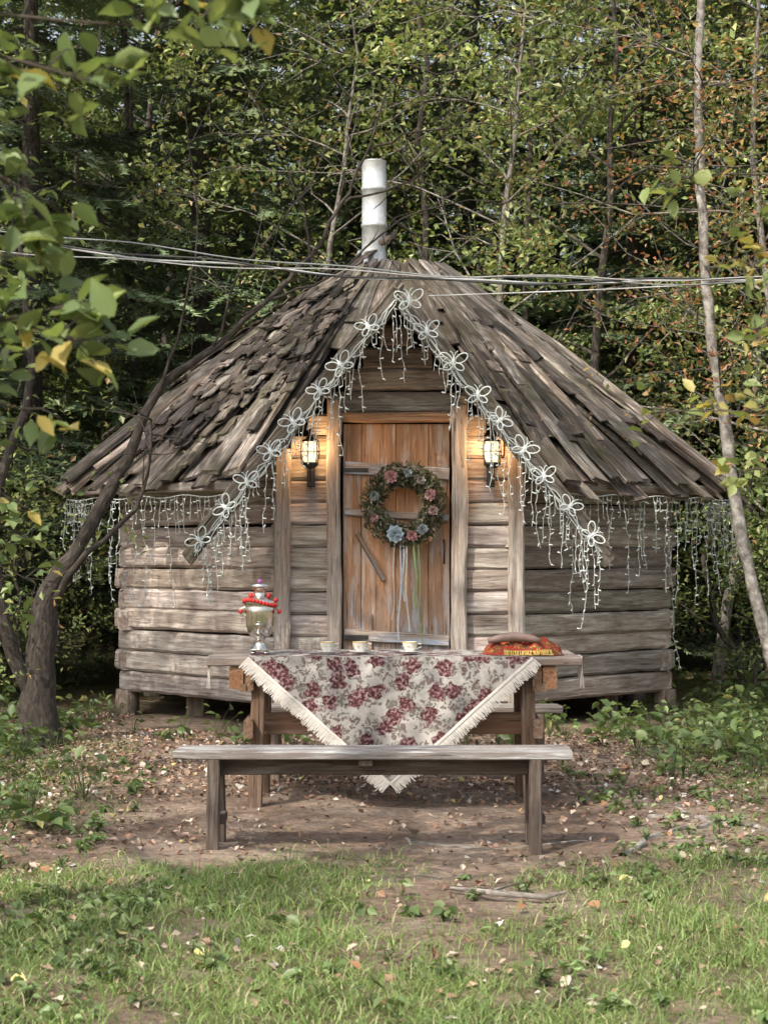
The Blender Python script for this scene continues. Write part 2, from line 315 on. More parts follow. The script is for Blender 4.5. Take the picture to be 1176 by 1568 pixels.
yy=fy+.05; mb.add([(CX-1.0,yy,1.7),(CX+1.0,yy,1.7),(CX,yy,2.96)],[[(0,1,2)]])
mb.build('gap_shade_core',M_dark,cab)  # dark core inside the walls, puts the shade of the log gaps into colour
mb=MB()
for k in range(8):
    a=math.radians(22.5+45*k); r=(AP-.05)/math.cos(math.radians(22.5)); x,y=CX+r*math.sin(a),CY-r*math.cos(a)
    tube(mb,[(x,y,-.1),(x,y,.1),(x,y,.2)],[.1,.095,.09],10,(.6,.55,.5),cap=True)
for x in (-.5,.6,-1.5,1.6): beam(mb,(CX+x,CY-AP+.3+abs(x)*.5,-.1),(CX+x,CY-AP+.3+abs(x)*.5,.2),.16,.16,(0,1,0),ch=.03,col=(.6,.55,.5))
mb.build('footings',M_log,cab)
mb=MB(); yp=CY-AP-.03
def post(x,w,z0,z1,th=.09,y=yp,k=1.): 
    seg=14; P=np.stack([np.full(seg,CX+x),np.full(seg,y),np.linspace(z0,z1,seg)],1); P[:,0]+=np.cumsum(rng.normal(0,.0025,seg)); sweep(mb,P,w*(1+rng.normal(0,.035,seg)),th,(0,-1,0),ch=.014,jit=.002,col=(k,k,k))
post(-.80,.115,.17,1.98); post(.835,.115,.17,1.96)
post(-.435,.10,.2,2.32,k=.92); post(.435,.11,.2,2.28,k=1.)
beam(mb,(CX-.385,yp+.02,2.2),(CX+.38,yp+.02,2.2),.09,.07,(0,0,1),4,.002,ch=.012,col=(1.0,.72,.5))
beam(mb,(CX-.385,yp-.01,.22),(CX+.38,yp-.01,.22),.14,.1,(0,0,1),4,.002,ch=.012)
mb.build('door_posts',M_post,cab)
mb=MB(); yd=CY-AP+.01; xx=-.378
ws=[.13,.24,.23,.15]; GR=np.array([.95,1.34,2.0])
for w in ws:
    seg=16; zz=np.linspace(.28,2.155,seg); P=np.stack([np.full(seg,CX+xx+w/2),np.full(seg,yd),zz],1)
    o=rng.uniform(0,50,3)
    sweep(mb,P,w-.004,.035,(0,-1,0),ch=.003,rnd=o); 
    k=np.clip((zz-.55)/.5,0,1); k=1-(1-k)*.9; k=k-.25*np.clip(1-np.abs(zz-1.75)/.12,0,1)-.4*rng.random(seg)*(zz<1.5); k=np.clip(k,0,1)[:,None]; wc=np.array([1.08,1,.95])*R(.85,1.15); cc=GR*.75*(1-k)+wc*k
    mb.c[-1]=np.repeat(cc,8,0)
    xx+=w
for z,h,c_ in ((1.83,.085,GR*.95),(1.52,.05,(.8,1.0,1.35)),(.66,.075,GR*1.)):
    beam(mb,(CX-.365,yd-.033,z+.02),(CX+.365,yd-.033,z-.025),.03,h,(0,0,1),6,.0015,ch=.006,col=c_)
beam(mb,(CX-.28,yd-.034,1.39),(CX-.09,yd-.034,1.06),.026,.05,(0,-1,.5),3,.001,ch=.003,col=(.55,.62,.75))
beam(mb,(CX-.2,yd-.031,.82),(CX-.2,yd-.031,.5),.05,.02,(0,-1,0),3,.001,ch=.003,col=(.9,1.0,1.2))
mb.build('door',M_door,cab)
mb=MB(); tube(mb,[(CX+.33,yd-.02,1.18),(CX+.33,yd-.07,1.2),(CX+.33,yd-.07,1.32),(CX+.33,yd-.02,1.34)],.008,6); 
for z in (1.83,.66): beam(mb,(CX-.375,yd-.052,z),(CX-.2,yd-.052,z),.006,.03,(0,0,1))
mb.build('door_handle_and_hinges',M_black,cab)
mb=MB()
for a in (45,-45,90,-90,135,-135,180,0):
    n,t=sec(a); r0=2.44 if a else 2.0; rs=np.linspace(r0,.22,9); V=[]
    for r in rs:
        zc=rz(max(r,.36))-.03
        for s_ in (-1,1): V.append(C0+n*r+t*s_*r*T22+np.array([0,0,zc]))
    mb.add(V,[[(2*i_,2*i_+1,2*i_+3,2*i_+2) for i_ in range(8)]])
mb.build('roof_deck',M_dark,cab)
rp=MB()
def rplank(a,f,r0,r1,w0,w1,lift,th=.025,k=1.,skew=0.,c=None,rag=.03):
    if a<0 and r0>2.4: r0=2.4+(r0-2.4)*.7
    n,t=sec(a); S=9; rs=np.linspace(r0,r1,S); P=[]; tl=R(-.014,.014)
    for i_,r in enumerate(rs):
        u=f*min(r,RE-.04)*T22+skew*(i_/(S-1)); P.append(C0+n*r+t*u+np.array([0,0,rz(r)+lift+tl*math.sin(i_*1.1)+R(-.004,.004)+(r0-r)/(r0-r1)*-.015]))
    up=n*.62+np.array([0,0,.78])+t*R(-.13,.13)
    k2=random.choice((.4,.55,.75,.95,1.2,1.6))*R(.88,1.1)*k; cc=(k2*R(.97,1.08),k2,k2*R(.92,1.03)) if c is None else c
    sweep(rp,P,np.linspace(w0,w1,S)*(1+rng.normal(0,.06,S)),th,up,ch=.005,jit=.003,rag=rag,col=cc)
for a in (45,-45,90,-90,135,-135,180,0):
    front=(a==0)
    tiers=[(2.58,.95,.03,.14),(1.75,.55,.065,.13),(1.05,.33,.10,.13)]
    for ti,(r0,r1,lf,w) in enumerate(tiers):
        if front and ti<1: continue
        rr0=r0 if not(front and ti==1) else 1.4
        n_=max(4,int(2*rr0*T22/w)); 
        for j in range(n_+1):
            f=-1+2*(j)/n_ +R(-.03,.03)
            r1j=R(.26,.38) if ti==2 else r1+R(-.2,.1)
            rplank(a,f,rr0+R(-.14,.09)+(R(-.6,.35) if (ti and not front) else 0),r1j,w*R(.8,1.2),w*(.6 if ti<2 else .5),lf+(j%2)*.022+R(0,.012),R(.018,.032))
    if not front:
        for j in range(22):
            r0=R(1.2,2.70); rplank(a,R(-.92,.92),r0,max(.36,r0-R(.7,2.0)),R(.07,.14),R(.05,.09),R(.115,.17),R(.014,.028),1.1,R(-.08,.08))
for j in range(300):
    r0=abs(random.gauss(1.45,.45))+.1; r0=min(r0,2.3); s_=random.choice((-45,-45,-45,-90)); rplank(s_,R(-.55,1.0) if s_==-45 else R(0,1),r0,r0-R(.10,.28),R(.06,.13),R(.04,.12),R(.12,.23),R(.010,.022),R(.45,.95),R(-.07,.07),rag=.035)
for j in range(60):
    s_=random.choice((45,45,90)); r0=R(.8,2.4); rplank(s_,R(-1,.8),r0,r0-R(.15,.5),R(.07,.13),R(.05,.12),R(.12,.18),R(.012,.02),R(.5,1.),R(-.06,.06),rag=.03)
for (a,f) in ((45,-.93),(45,-.62),(45,.3),(-45,.93),(-45,-.9),(45,.9),(90,-.5),(-90,.7),(-45,.72),(45,-.3)):
    rplank(a,f,2.64,.5,.15,.11,.15,.032,1.15)
for j in range(26):
    a=j/26*6.283+R(-.1,.1); d=np.array([math.sin(a),-math.cos(a),0]); p0=C0+d*.55+np.array([0,0,rz(.55)+.12]); p1=C0+d*R(.25,.36)+np.array([0,0,rz(.36)+R(.06,.15)])
    k=R(.6,1.4); beam(rp,p0,p1,.10,.022,d*.6+np.array([0,0,.8]),3,.004,ch=.004,rag=.03,col=(k,k,k*.98))
rp.build('roof_planks',M_roof,cab)
SL=1.25; ZG=3.03; yf=CY-2.62
gb=MB()
for s_ in (-1,1):
    for j in range(13):
        y=yf+.07+j*.145; xe=1.38 if y<CY-2.3 else (.98 if y<CY-1.6 else .6)
        xs_=np.linspace(-.02,xe,6); P=np.stack([CX+s_*xs_,np.full(6,y+R(-.01,.01)),ZG-SL*xs_+R(0,.02)+(j%2)*.018],1)
        kk=R(.7,1.2); sweep(gb,P,.155,.026,(s_*.78,0,.62),ch=.006,jit=.003,rag=.03,col=(kk,kk*.98,kk*.95))
    for (off,dz,w,y,k) in ((0,-.05,.095,yf-.02,.9),(.0,.055,.11,yf+.07,1.2),(.02,.085,.10,yf+.2,1.4)):
        xs_=np.linspace(0,1.42-off,12); P=np.stack([CX+s_*xs_,np.full(12,y),ZG+dz-SL*xs_],1)
        up=(0,-1,0) if dz<0 else (s_*.78,0,.62)
        sweep(gb,P,w*(1+rng.normal(0,.05,12)),.028,up,ch=.005,jit=.004,rag=.03,col=(k,k,k*.97))
gb.build('gable_roof',M_roof,cab)
mb=MB()
for a in (45,-45,90,-90):
    n,t=sec(a)
    P=[C0+n*2.42+t*u*2.42*T22+np.array([0,0,rz(2.42)-.06]) for u in np.linspace(-1,1,6)]; sweep(mb,P,.05,.07,(0,0,1),ch=.01,jit=.002)
mb.build('eave_beams',M_post,cab)
mb=MB(); lathe(mb,[(.12,3.35-.1),(.125,3.58),(.102,3.62),(.1,3.9),(.107,3.905),(.107,3.93),(.1,3.935),(.1,4.2),(.107,4.205),(.107,4.23),(.1,4.235),(.1,4.44),(.104,4.445),(.09,4.45),(.088,4.1)],(CX-.17,CY,0),28); mb.build('chimney_pipe',M_metal,cab)
mb=MB(); C=[]
for j in range(1100):
    a=random.choice((45,-45,-45,-90,90)); n,t=sec(a); r=R(.4,2.4); C.append(C0+n*r+t*R(-1,1)*r*T22+np.array([0,0,rz(r)+.14]))
leaves(mb,C,rng.uniform(.015,.045,1100),pal(1100,[(.20,.12,.07),(.30,.22,.13),(.12,.13,.045)],[4,2,3]),up=1.); mb.build('roof_leaf_debris',M_litter,cab)
# ------------------------------------------------------------------ lanterns
def lantern(x,y,z):
    e=empty('wall_lantern',(x,y,z)); mb=MB()
    lathe(mb,[(.0,.075),(.038,.07),(.05,.045),(.052,0),(.048,-.05),(.036,-.075),(.0,-.078)],(0,0,0),20); mb.build('lamp_glass',M_glass,e)
    mb=MB()
    lathe(mb,[(.0,.115),(.02,.11),(.03,.09),(.062,.078),(.064,.068),(.03,.07)],(0,0,0),20); lathe(mb,[(.03,-.072),(.058,-.075),(.056,-.095),(.03,-.115),(0,-.12)],(0,0,0),20)
    for k in range(6):
        a=k*math.pi/3+.3; tube(mb,[(.06*math.cos(a),.06*math.sin(a),.075),(.068*math.cos(a),.068*math.sin(a),0),(.056*math.cos(a),.056*math.sin(a),-.08)],.0035,5)
    tube(mb,[(.066*math.cos(a),.066*math.sin(a),0) for a in np.linspace(0,6.283,20)],.003,5)
    tube(mb,[(0,0,.11),(0,.01,.15),(0,.09,.16),(0,.17,.10),(0,.175,-.1)],.007,6)
    beam(mb,(0,.178,.12),(0,.178,-.24),.055,.014,(0,-1,0)); tube(mb,[(0,.17,-.2),(0,.1,-.2),(0,.03,-.16),(0,0,-.115)],.007,6)
    beam(mb,(0,.155,-.13),(0,.155,-.23),.04,.03,(0,-1,0))
    mb.build('iron_frame',M_black,e)
    l=bpy.data.lights.new('lantern_bulb','POINT'); l.energy=6.5; l.color=(1,.56,.24); l.shadow_soft_size=.05; o=bpy.data.objects.new('lantern_bulb',l); o.parent=e; o.location=(0,.09,.04); sc.collection.objects.link(o)
lantern(CX-.60,12.86,1.95); lantern(CX+.655,12.86,1.95)
# ------------------------------------------------------------------ wreath
we=empty('door_wreath',(CX+.045,12.99,1.585)); mb=MB()
tube(mb,[(.215*math.cos(a),0,.215*math.sin(a)) for a in np.linspace(0,6.283,40)],.03,8,(.06,.05,.035))
N=1500; a=rng.uniform(0,6.283,N); p=rng.uniform(0,6.283,N); rr=.06*np.sqrt(rng.random(N))+.018; RR=.215+rr*np.cos(p)*1.15
C=np.stack([RR*np.cos(a),-np.abs(rr*np.sin(p))*.8-.01,RR*np.sin(a)],1); tg=np.stack([-np.sin(a),0*a-.3,np.cos(a)],1)+rng.normal(0,.6,(N,3))
leaves(mb,C,rng.uniform(.03,.07,N),pal(N,[(.07,.085,.045),(.12,.13,.08),(.19,.17,.12),(.05,.05,.03)],[4,3,2,2]),up=0,tang=tg,aspect=.4)
mb.build('foliage_ring',M_leaf,we)
mb=MB()
for (px,pz,r,c_) in ((-.085,.195,.050,(.36,.17,.18)),(.185,.07,.046,(.40,.21,.21)),(.205,-.04,.038,(.4,.28,.26)),(-.06,-.205,.066,(.30,.39,.45)),(.06,-.215,.042,(.36,.17,.18)),(-.2,.06,.036,(.22,.26,.25)),(.03,.22,.034,(.24,.29,.30)),(.12,.17,.034,(.28,.24,.22)),(-.2,-.09,.034,(.30,.17,.17)),(.13,-.17,.042,(.28,.33,.37))):
    for ly in range(4):
        n_=9-ly*2; rad=r*(1-ly*.24)
        for j in range(n_):
            aa=j/n_*6.283+ly*.5+R(-.15,.15); ca,sa=math.cos(aa),math.sin(aa); ta=(-sa,ca); w=rad*.45; rad_=rad*R(.85,1.1)
            y0=-.078-ly*.008
            V=[(px,y0+.01,pz),(px+ca*rad_*.6+ta[0]*w,y0,pz+sa*rad_*.6+ta[1]*w),(px+ca*rad_,y0-.012,pz+sa*rad_),(px+ca*rad_*.6-ta[0]*w,y0-.001,pz+sa*rad_*.6-ta[1]*w)]
            kk=R(.7,1.25)*(1-.16*ly); mb.add(V,[[(0,1,2,3)]],None,tuple(q_*kk for q_ in c_))
mb.build('roses',M_any,we)
mb=MB()
for (x0,c_,L,w) in ((-.02,(.45,.50,.54),.72,.010),(.02,(.45,.5,.48),.66,.010),(.07,(.2,.3,.12),.5,.012),(-.06,(.42,.42,.42),.58,.008),(.10,(.16,.26,.1),.74,.01),(.0,(.4,.42,.46),.45,.014)):
    S=16; t=np.linspace(0,1,S); P=np.stack([x0+.015*np.sin(t*7+x0*60)*t+x0*.3*t,-.05+.01*np.sin(t*9),-.22-L*t],1); sweep(mb,P,w,.002,(0,-1,0),ch=.0004,col=c_)
mb.build('ribbons',M_any,we)
# ------------------------------------------------------------------ icicle lights
def strand(mb,p,L,mat=0):
    n=max(4,int(L/.03)); z=np.linspace(0,L,n); P=np.stack([p[0]+np.cumsum(rng.normal(0,.006,n)),p[1]+np.cumsum(rng.normal(0,.003,n)),p[2]-z],1); tube(mb,P,.0027,3)
    for q_ in P[1::2]:
        d=rng.normal(0,1,3)*np.array([1,.5,.5]); d/=np.linalg.norm(d); e_=q_+d*.026; tube(mb,[q_,e_],[.004,.005],4,mat=1,cap=True)
il=empty('icicle_string_lights'); mb=MB()
yg=yf-.05
for s_ in (-1,1):
    xs_=np.linspace(0,1.36,60); P=np.stack([CX+s_*xs_,np.full(60,yg),ZG-.06-SL*xs_+.01*np.sin(xs_*40)],1); tube(mb,P,.005,4)
    P2=P+np.stack([0*xs_,0*xs_-.005,.02*np.sin(xs_*25+1)-.02],1); tube(mb,P2,.0035,4)
    P3=P+np.stack([.012*np.sin(xs_*60),0*xs_-.01,.018*np.sin(xs_*47+2)+.01],1); tube(mb,P3,.0035,4)
    P3=P+np.stack([.012*np.sin(xs_*80),0*xs_-.01,.03*np.sin(xs_*37+2)-.03],1); tube(mb,P3,.0035,4)
    x=.02
    while x<1.34:
        strand(mb,(CX+s_*x,yg+R(-.01,.02),ZG-.07-SL*x),random.choice((.12,.2,.3,.4,.5))*R(.8,1.15)); x+=R(.018,.036)
    n1,t1=sec(45*s_); n2,t2=sec(90*s_); RR_=2.56 if s_>0 else 2.50
    A=C0+n1*RR_-t1*s_*RR_*T22*.85; B_=C0+n1*RR_+t1*s_*RR_*T22; D=C0+n2*RR_+t2*s_*RR_*T22*.3
    for (a_,b_,lm,sp) in ((A,B_,1.,1.),(B_,D,.8,1.6)):
        P=[a_+(b_-a_)*t+np.array([0,0,ZE-.0-.02*math.sin(t*12)**2]) for t in np.linspace(0,1,30)]; tube(mb,P,.004,4)
        Lh=np.linalg.norm(b_-a_); u=.02
        while u<Lh:
            q_=a_+(b_-a_)*u/Lh; strand(mb,(q_[0],q_[1],ZE-.01),random.choice((.08,.15,.25,.4,.6))*R(.8,1.2)*lm*1.15); u+=R(.028,.07)*sp
for x,L in ((1.27,.62),(1.12,.4),(-1.2,.45),(1.36,.35),(1.02,.5),(-1.05,.4)): strand(mb,(CX+x,yg,ZG-.08-SL*abs(x)),L)
strand(mb,(CX+2.02,CY-1.25,1.62),1.25)
mb.build('light_strands',[M_wire,M_white],il)
mb=MB()
def butterfly(c,sz,rot):
    def loop(cx,cz,a,b,an):
        P=[]
        for t in np.linspace(0,2*math.pi,18):
            u=cx+a*math.cos(t)*math.cos(an)-b*math.sin(t)*math.sin(an); w=cz+a*math.cos(t)*math.sin(an)+b*math.sin(t)*math.cos(an)
            uu=u*math.cos(rot)-w*math.sin(rot); ww=u*math.sin(rot)+w*math.cos(rot); P.append((c[0]+uu*sz,c[1]-abs(u)*.2*sz,c[2]+ww*sz))
        tube(mb,P,.0048,4,(.8,.95,1))
    for s_ in (-1,1):
        loop(s_*.30,.17,.27,.16,s_*.6); loop(s_*.22,-.17,.20,.12,-s_*.55)
        f=lambda u,w:(c[0]+(u*math.cos(rot)-w*math.sin(rot))*sz,c[1],c[2]+(u*math.sin(rot)+w*math.cos(rot))*sz)
        tube(mb,[f(0,.2),f(s_*.06,.38),f(s_*.16,.46)],.003,4)
    tube(mb,[f(0,-.28),f(0,0),f(0,.22)],[.004,.009,.006],6,cap=True)
butterfly((CX+.08,yg-.03,ZG-.08),.18,.1)
for s_ in (-1,1):
    for j in range(8):
        x=.19+j*.157+R(-.02,.02); butterfly((CX+s_*x+.02*s_,yg-.03,ZG-.05-SL*x+R(-.02,.02)),.165*R(.85,1.05),R(-.7,.7)-s_*.35)
mb.build('butterfly_ornaments',M_white,il)
# ------------------------------------------------------------------ overhead cables
mb=MB()
for (z0,z1,z2,y,r,c_) in ((3.02,2.86,2.90,11.0,.007,(.03,.03,.03)),(3.0,2.87,2.88,11.03,.007,(.42,.44,.45)),(3.07,2.90,2.84,11.0,.005,(.2,.22,.22)),(2.95,2.9,2.87,10.98,.004,(.35,.35,.35))):
    X_=np.linspace(-7,7,90); zz=np.interp(X_,[-7,-1.7,.05,.8,2.3,7],[z0+.7,z0+.03,z1+.01,z1-.02,z2,z2+.3]); k_=np.ones(9)/9; zz=np.convolve(np.pad(zz,4,'edge'),k_,'valid'); zz+=.012*np.sin(X_*5+z0*50)
    tube(mb,np.stack([X_,y+.02*np.sin(X_*3+z0*9),zz],1),r,5,c_)
t=np.linspace(0,1,40); tube(mb,np.stack([.3+t*5.5,12.5-t*3,2.98-.5*np.sin(t*math.pi*.62)+.75*t],1),.005,4,(.5,.51,.51))
mb.build('overhead_cables',M_any)
# ------------------------------------------------------------------ picnic table
te=empty('picnic_table'); mb=MB()
TX0,TX1=-.86,.97; TY0,TY1=9.18,9.84; ZTB=.75
ny=5; w=(TY1-TY0)/ny
for j in range(ny): kk=R(.9,1.3); beam(mb,(TX0+R(-.015,.01),TY0+w*(j+.5),ZTB-.021),(TX1+R(-.01,.015),TY0+w*(j+.5),ZTB-.021+R(-.003,.003)),w-.006,.042,(0,0,1),6,.001,ch=.006,rag=.004,col=(kk,kk*1.15,kk*1.38))
for x in (-.665,.755):
    s_=1 if x>0 else -1
    beam(mb,(x,TY0+.03,ZTB-.105),(x,TY1-.03,ZTB-.105),.045,.12,ch=.005,col=(.95,.85,.75))
    beam(mb,(x+s_*.062,TY0+.02,ZTB-.10),(x+s_*.062,TY0+.3,ZTB-.10),.07,.11,ch=.005,col=(1.1,.85,.65))
    for y0,y1 in ((TY0+.10,TY0+.04),(TY1-.12,TY1-.02)):
        beam(mb,(x-s_*.048,y0,ZTB-.045),(x-s_*.03+.0,y1,0.0),.07,.05,(0,-1,0),4,.001,ch=.006,col=(.62,.58,.56))
    beam(mb,(x,TY0-.02,.40),(x,TY1+.55,.40),.045,.09,ch=.005,col=(.7,.65,.62))
    beam(mb,(x+s_*.03,TY0+.3,.62),(x+s_*.03,TY0+.02,.60),.03,.04,ch=.004,col=(.9,.8,.7))
beam(mb,(-.63,TY0+.2,.41),(.72,TY0+.2,.41),.03,.11,(0,0,1),4,.001,ch=.005,col=(1.1,1.0,.95))
beam(mb,(-.63,TY1-.2,.65),(.72,TY1-.2,.65),.03,.09,(0,0,1),ch=.005)
mb.build('table_frame',M_tab,te)
mb=MB(); CXc=.03; HW=.70; ZB=.13
nr=28; nc=50; V=[];G=[]
def foldy(x,v_): return .018*math.sin(x*14+.6)+.010*math.sin(x*31+v_*3)
for i_ in range(nr):
    v_=i_/(nr-1); z=ZTB+.004-(ZTB-ZB)*v_; hw=HW*(1-v_)+.003
    for j in range(nc):
        u=-1+2*j/(nc-1); x=CXc+u*hw; fold=foldy(x,v_)
        V.append((x,TY0-.012-.012*min(1,v_*5)+fold*min(1,v_*3)-.02*math.sin(v_*3.1),z)); G.append((x,z,0))
f=[(i_*nc+j,i_*nc+j+1,(i_+1)*nc+j+1,(i_+1)*nc+j) for i_ in range(nr-1) for j in range(nc-1)]
mb.add(V,[f],G,(1,1,1),0,True)
V=[];G=[]
for i_ in range(8):
    v_=i_/7
    for j in range(20): 
        x=CXc+(-1+2*j/19)*(HW-.0*v_); y=TY0-.012+v_*.66; V.append((x,y,ZTB+.004+.004*math.sin(x*20+y*9)*(.3+v_*.5))); G.append((x,ZTB+y-TY0,0))
mb.add(V,[[(i_*20+j,i_*20+j+1,(i_+1)*20+j+1,(i_+1)*20+j) for i_ in range(7) for j in range(19)]],G,(1,1,1),0,True)
for s_ in (-1,1):
    n_=210; BP=[]
    for j in range(n_):
        v_=j/n_*1.0; x=CXc+s_*HW*(1-v_); z=ZTB-(ZTB-ZB)*v_; y=TY0-.03+foldy(x,v_)*min(1,v_*3)-.02*math.sin(v_*3.1)
        L=R(.050,.068); dx=s_*.66*L; dz=-.72*L
        if j%8==0: BP.append((x,y-.004,z))
        sweep(mb,[(x-s_*.008,y,z+.006),(x+dx*.5+R(-.002,.002),y-.004,z+dz*.5),(x+dx+R(-.006,.006),y-.002,z+dz+R(-.005,.005))],.0042,.002,(0,-1,0),ch=.0004,mat=1)
    sweep(mb,BP,.010,.004,(0,-1,0),ch=.001,mat=1)
mb.build('floral_tablecloth',[M_cloth,M_fringe],te)
mb=MB()
for x in (TX0-.006,TX1+.006):
    for k_ in range(14):
        y=TY0+.03+k_*.012; L=R(.09,.16); sweep(mb,[(x,y,ZTB+.005),(x,y,ZTB-.05),(x+R(-.01,.01),y,ZTB-L)],.006,.002,(1,0,0),ch=.0004)
mb.build('lace_ends',M_fringe,te)
# ------------------------------------------------------------------ benches
def bench(x0,x1,y0,y1,lx,cold,name,kcol):
    e=empty(name); mb=MB(); w=(y1-y0)/2
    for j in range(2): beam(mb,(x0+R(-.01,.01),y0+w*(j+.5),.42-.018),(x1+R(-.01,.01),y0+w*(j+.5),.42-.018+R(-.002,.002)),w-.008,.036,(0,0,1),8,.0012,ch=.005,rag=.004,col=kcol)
    mb.build('seat',M_bench,e); mb=MB()
    for x in lx:
        for y in (y0+.03,y1-.03):
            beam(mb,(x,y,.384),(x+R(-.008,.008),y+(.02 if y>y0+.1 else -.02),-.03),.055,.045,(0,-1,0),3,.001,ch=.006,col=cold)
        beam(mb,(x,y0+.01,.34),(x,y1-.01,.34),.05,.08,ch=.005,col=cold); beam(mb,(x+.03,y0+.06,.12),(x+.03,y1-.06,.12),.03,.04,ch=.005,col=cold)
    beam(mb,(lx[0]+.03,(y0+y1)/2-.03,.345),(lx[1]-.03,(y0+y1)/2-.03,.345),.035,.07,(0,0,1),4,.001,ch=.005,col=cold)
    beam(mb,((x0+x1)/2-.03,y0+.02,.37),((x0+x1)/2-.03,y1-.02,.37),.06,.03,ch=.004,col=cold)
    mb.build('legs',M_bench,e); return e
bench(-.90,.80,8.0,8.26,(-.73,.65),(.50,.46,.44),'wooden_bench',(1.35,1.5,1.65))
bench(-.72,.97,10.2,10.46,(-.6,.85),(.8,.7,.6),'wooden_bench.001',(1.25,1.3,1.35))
# ------------------------------------------------------------------ tableware
e=empty('samovar',(-.625,9.42,ZTB+.006)); mb=MB()
for k_ in range(4):
    a=k_*math.pi/2+.78; lathe(mb,[(0,0),(.012,0),(.014,.008),(.006,.016)],(.045*math.cos(a),.045*math.sin(a),0),8)
beam(mb,(-.05,0,.02),(.05,0,.02),.1,.008,ch=.002)
lathe(mb,[(.045,.024),(.03,.04),(.022,.06),(.03,.078),(.05,.09),(.062,.11),(.07,.15),(.074,.20),(.076,.235),(.070,.25),(.078,.255),(.079,.262),(.06,.275),(.045,.285),(.032,.29),(.03,.32),(.036,.325),(.044,.33),(.046,.345),(.04,.352),(.0,.355)],(0,0,0),28)
tube(mb,[(.0,-.07,.12),(.0,-.10,.12),(0,-.115,.11),(0,-.115,.095)],.008,8,cap=True); tube(mb,[(0,-.1,.12),(0,-.1,.15)],.004,6); tube(mb,[(-.018,-.1,.152),(.018,-.1,.152)],.005,6,cap=True)
mb.build('samovar_body',M_silver,e)
mb=MB(); red=(.45,.02,.015)
for s_ in (-1,1): 
    tube(mb,[(s_*.07,0,.19),(s_*.095,0,.2),(s_*.098,0,.225),(s_*.072,0,.235)],.007,8,(.5,.45,.4)); tube(mb,[(s_*.097,-.018,.213),(s_*.097,.018,.213)],.011,8,red,cap=True)
for k_ in range(30):
    a=k_/30*6.283; lathe(mb,[(0,-.012),(.008,-.008),(.010,0),(.008,.008),(0,.012)],(.080*math.cos(a),.078*math.sin(a),.258+.014*math.sin(a*1.5+2)),8,red)
for s_ in (-1,1): lathe(mb,[(0,-.014),(.010,-.01),(.013,0),(.010,.01),(0,.014)],(s_*.045,-.01,.295),10,red)
lathe(mb,[(0,.355),(.01,.358),(.013,.366),(.008,.374),(0,.376)],(0,0,0),10,(.3,.08,.3)); mb.build('red_beads_and_handles',M_any,e)
for x in (-.285,-.12,.13):
    e=empty('tea_cup',(x,9.40,ZTB+.007)); mb=MB()
    lathe(mb,[(.0,.004),(.035,.004),(.055,.013),(.056,.016),(.034,.008),(0,.008)],(0,0,0),24)
    lathe(mb,[(.016,.009),(.02,.014),(.032,.028),(.037,.05),(.039,.06),(.0365,.06),(.034,.048),(.02,.018),(0,.016)],(0,0,0),24)
    tube(mb,[(.034,0,.05),(.055,0,.05),(.058,0,.035),(.03,0,.025)],.0035,6); mb.build('cup_body',M_china,e)
    mb=MB(); lathe(mb,[(.0392,.055),(.0397,.0602),(.0388,.061)],(0,0,0),24,(.5,.36,.1)); 
    for a in np.linspace(0,6.28,8)[:-1]: lathe(mb,[(.0,.0),(.008,.002),(0,.004)],(.0365*math.cos(a),.0365*math.sin(a),.036),6,(.5,.4,.12))
    mb.build('cup_gilding',M_any,e)
e=empty('folded_shawl'); mb=MB(); nx_,ny_=60,26; V=[];G=[]
for i_ in range(nx_):
    for j in range(ny_):
        u=i_/(nx_-1)*2-1; v_=j/(ny_-1)*2-1; x=.70+u*.20; y=9.44+v_*.14; r=max(0,1-(abs(u)**2.5+abs(v_)**2.5)); h=.075*r**.5*(.35+1.2*float(fbm(x,y,20,3)))+.012*math.sin(u*14+v_*4)*r
        V.append((x,y+float(vn(x,y,9,5))*.02,ZTB+.006+max(0,h))); G.append((x,y+h,0))
mb.add(V,[[(i_*ny_+j,(i_+1)*ny_+j,(i_+1)*ny_+j+1,i_*ny_+j+1) for i_ in range(nx_-1) for j in range(ny_-1)]],G,(1,1,1),0,True)
for j in range(60):
    x=.60+j*.004; tube(mb,[(x,9.33,ZTB+.03),(x+R(-.01,.01),9.28,ZTB+.010),(x+R(-.015,.015),9.25,ZTB+.008)],.002,4,mat=1)
mb.build('shawl_cloth',[M_shawl,plain('yellow_thread',(.5,.36,.10),.9)],e)
e=empty('rye_bread_loaf'); mb=MB(); P=[(.52+.26*t,9.36-.02*t,ZTB+.072+.022*math.sin(t*3)) for t in np.linspace(0,1,14)]; tube(mb,P,.024*np.sin(np.linspace(.25,2.9,14))**.5,12,(.17,.115,.10),cap=True); mb.build('loaf',M_any,e)
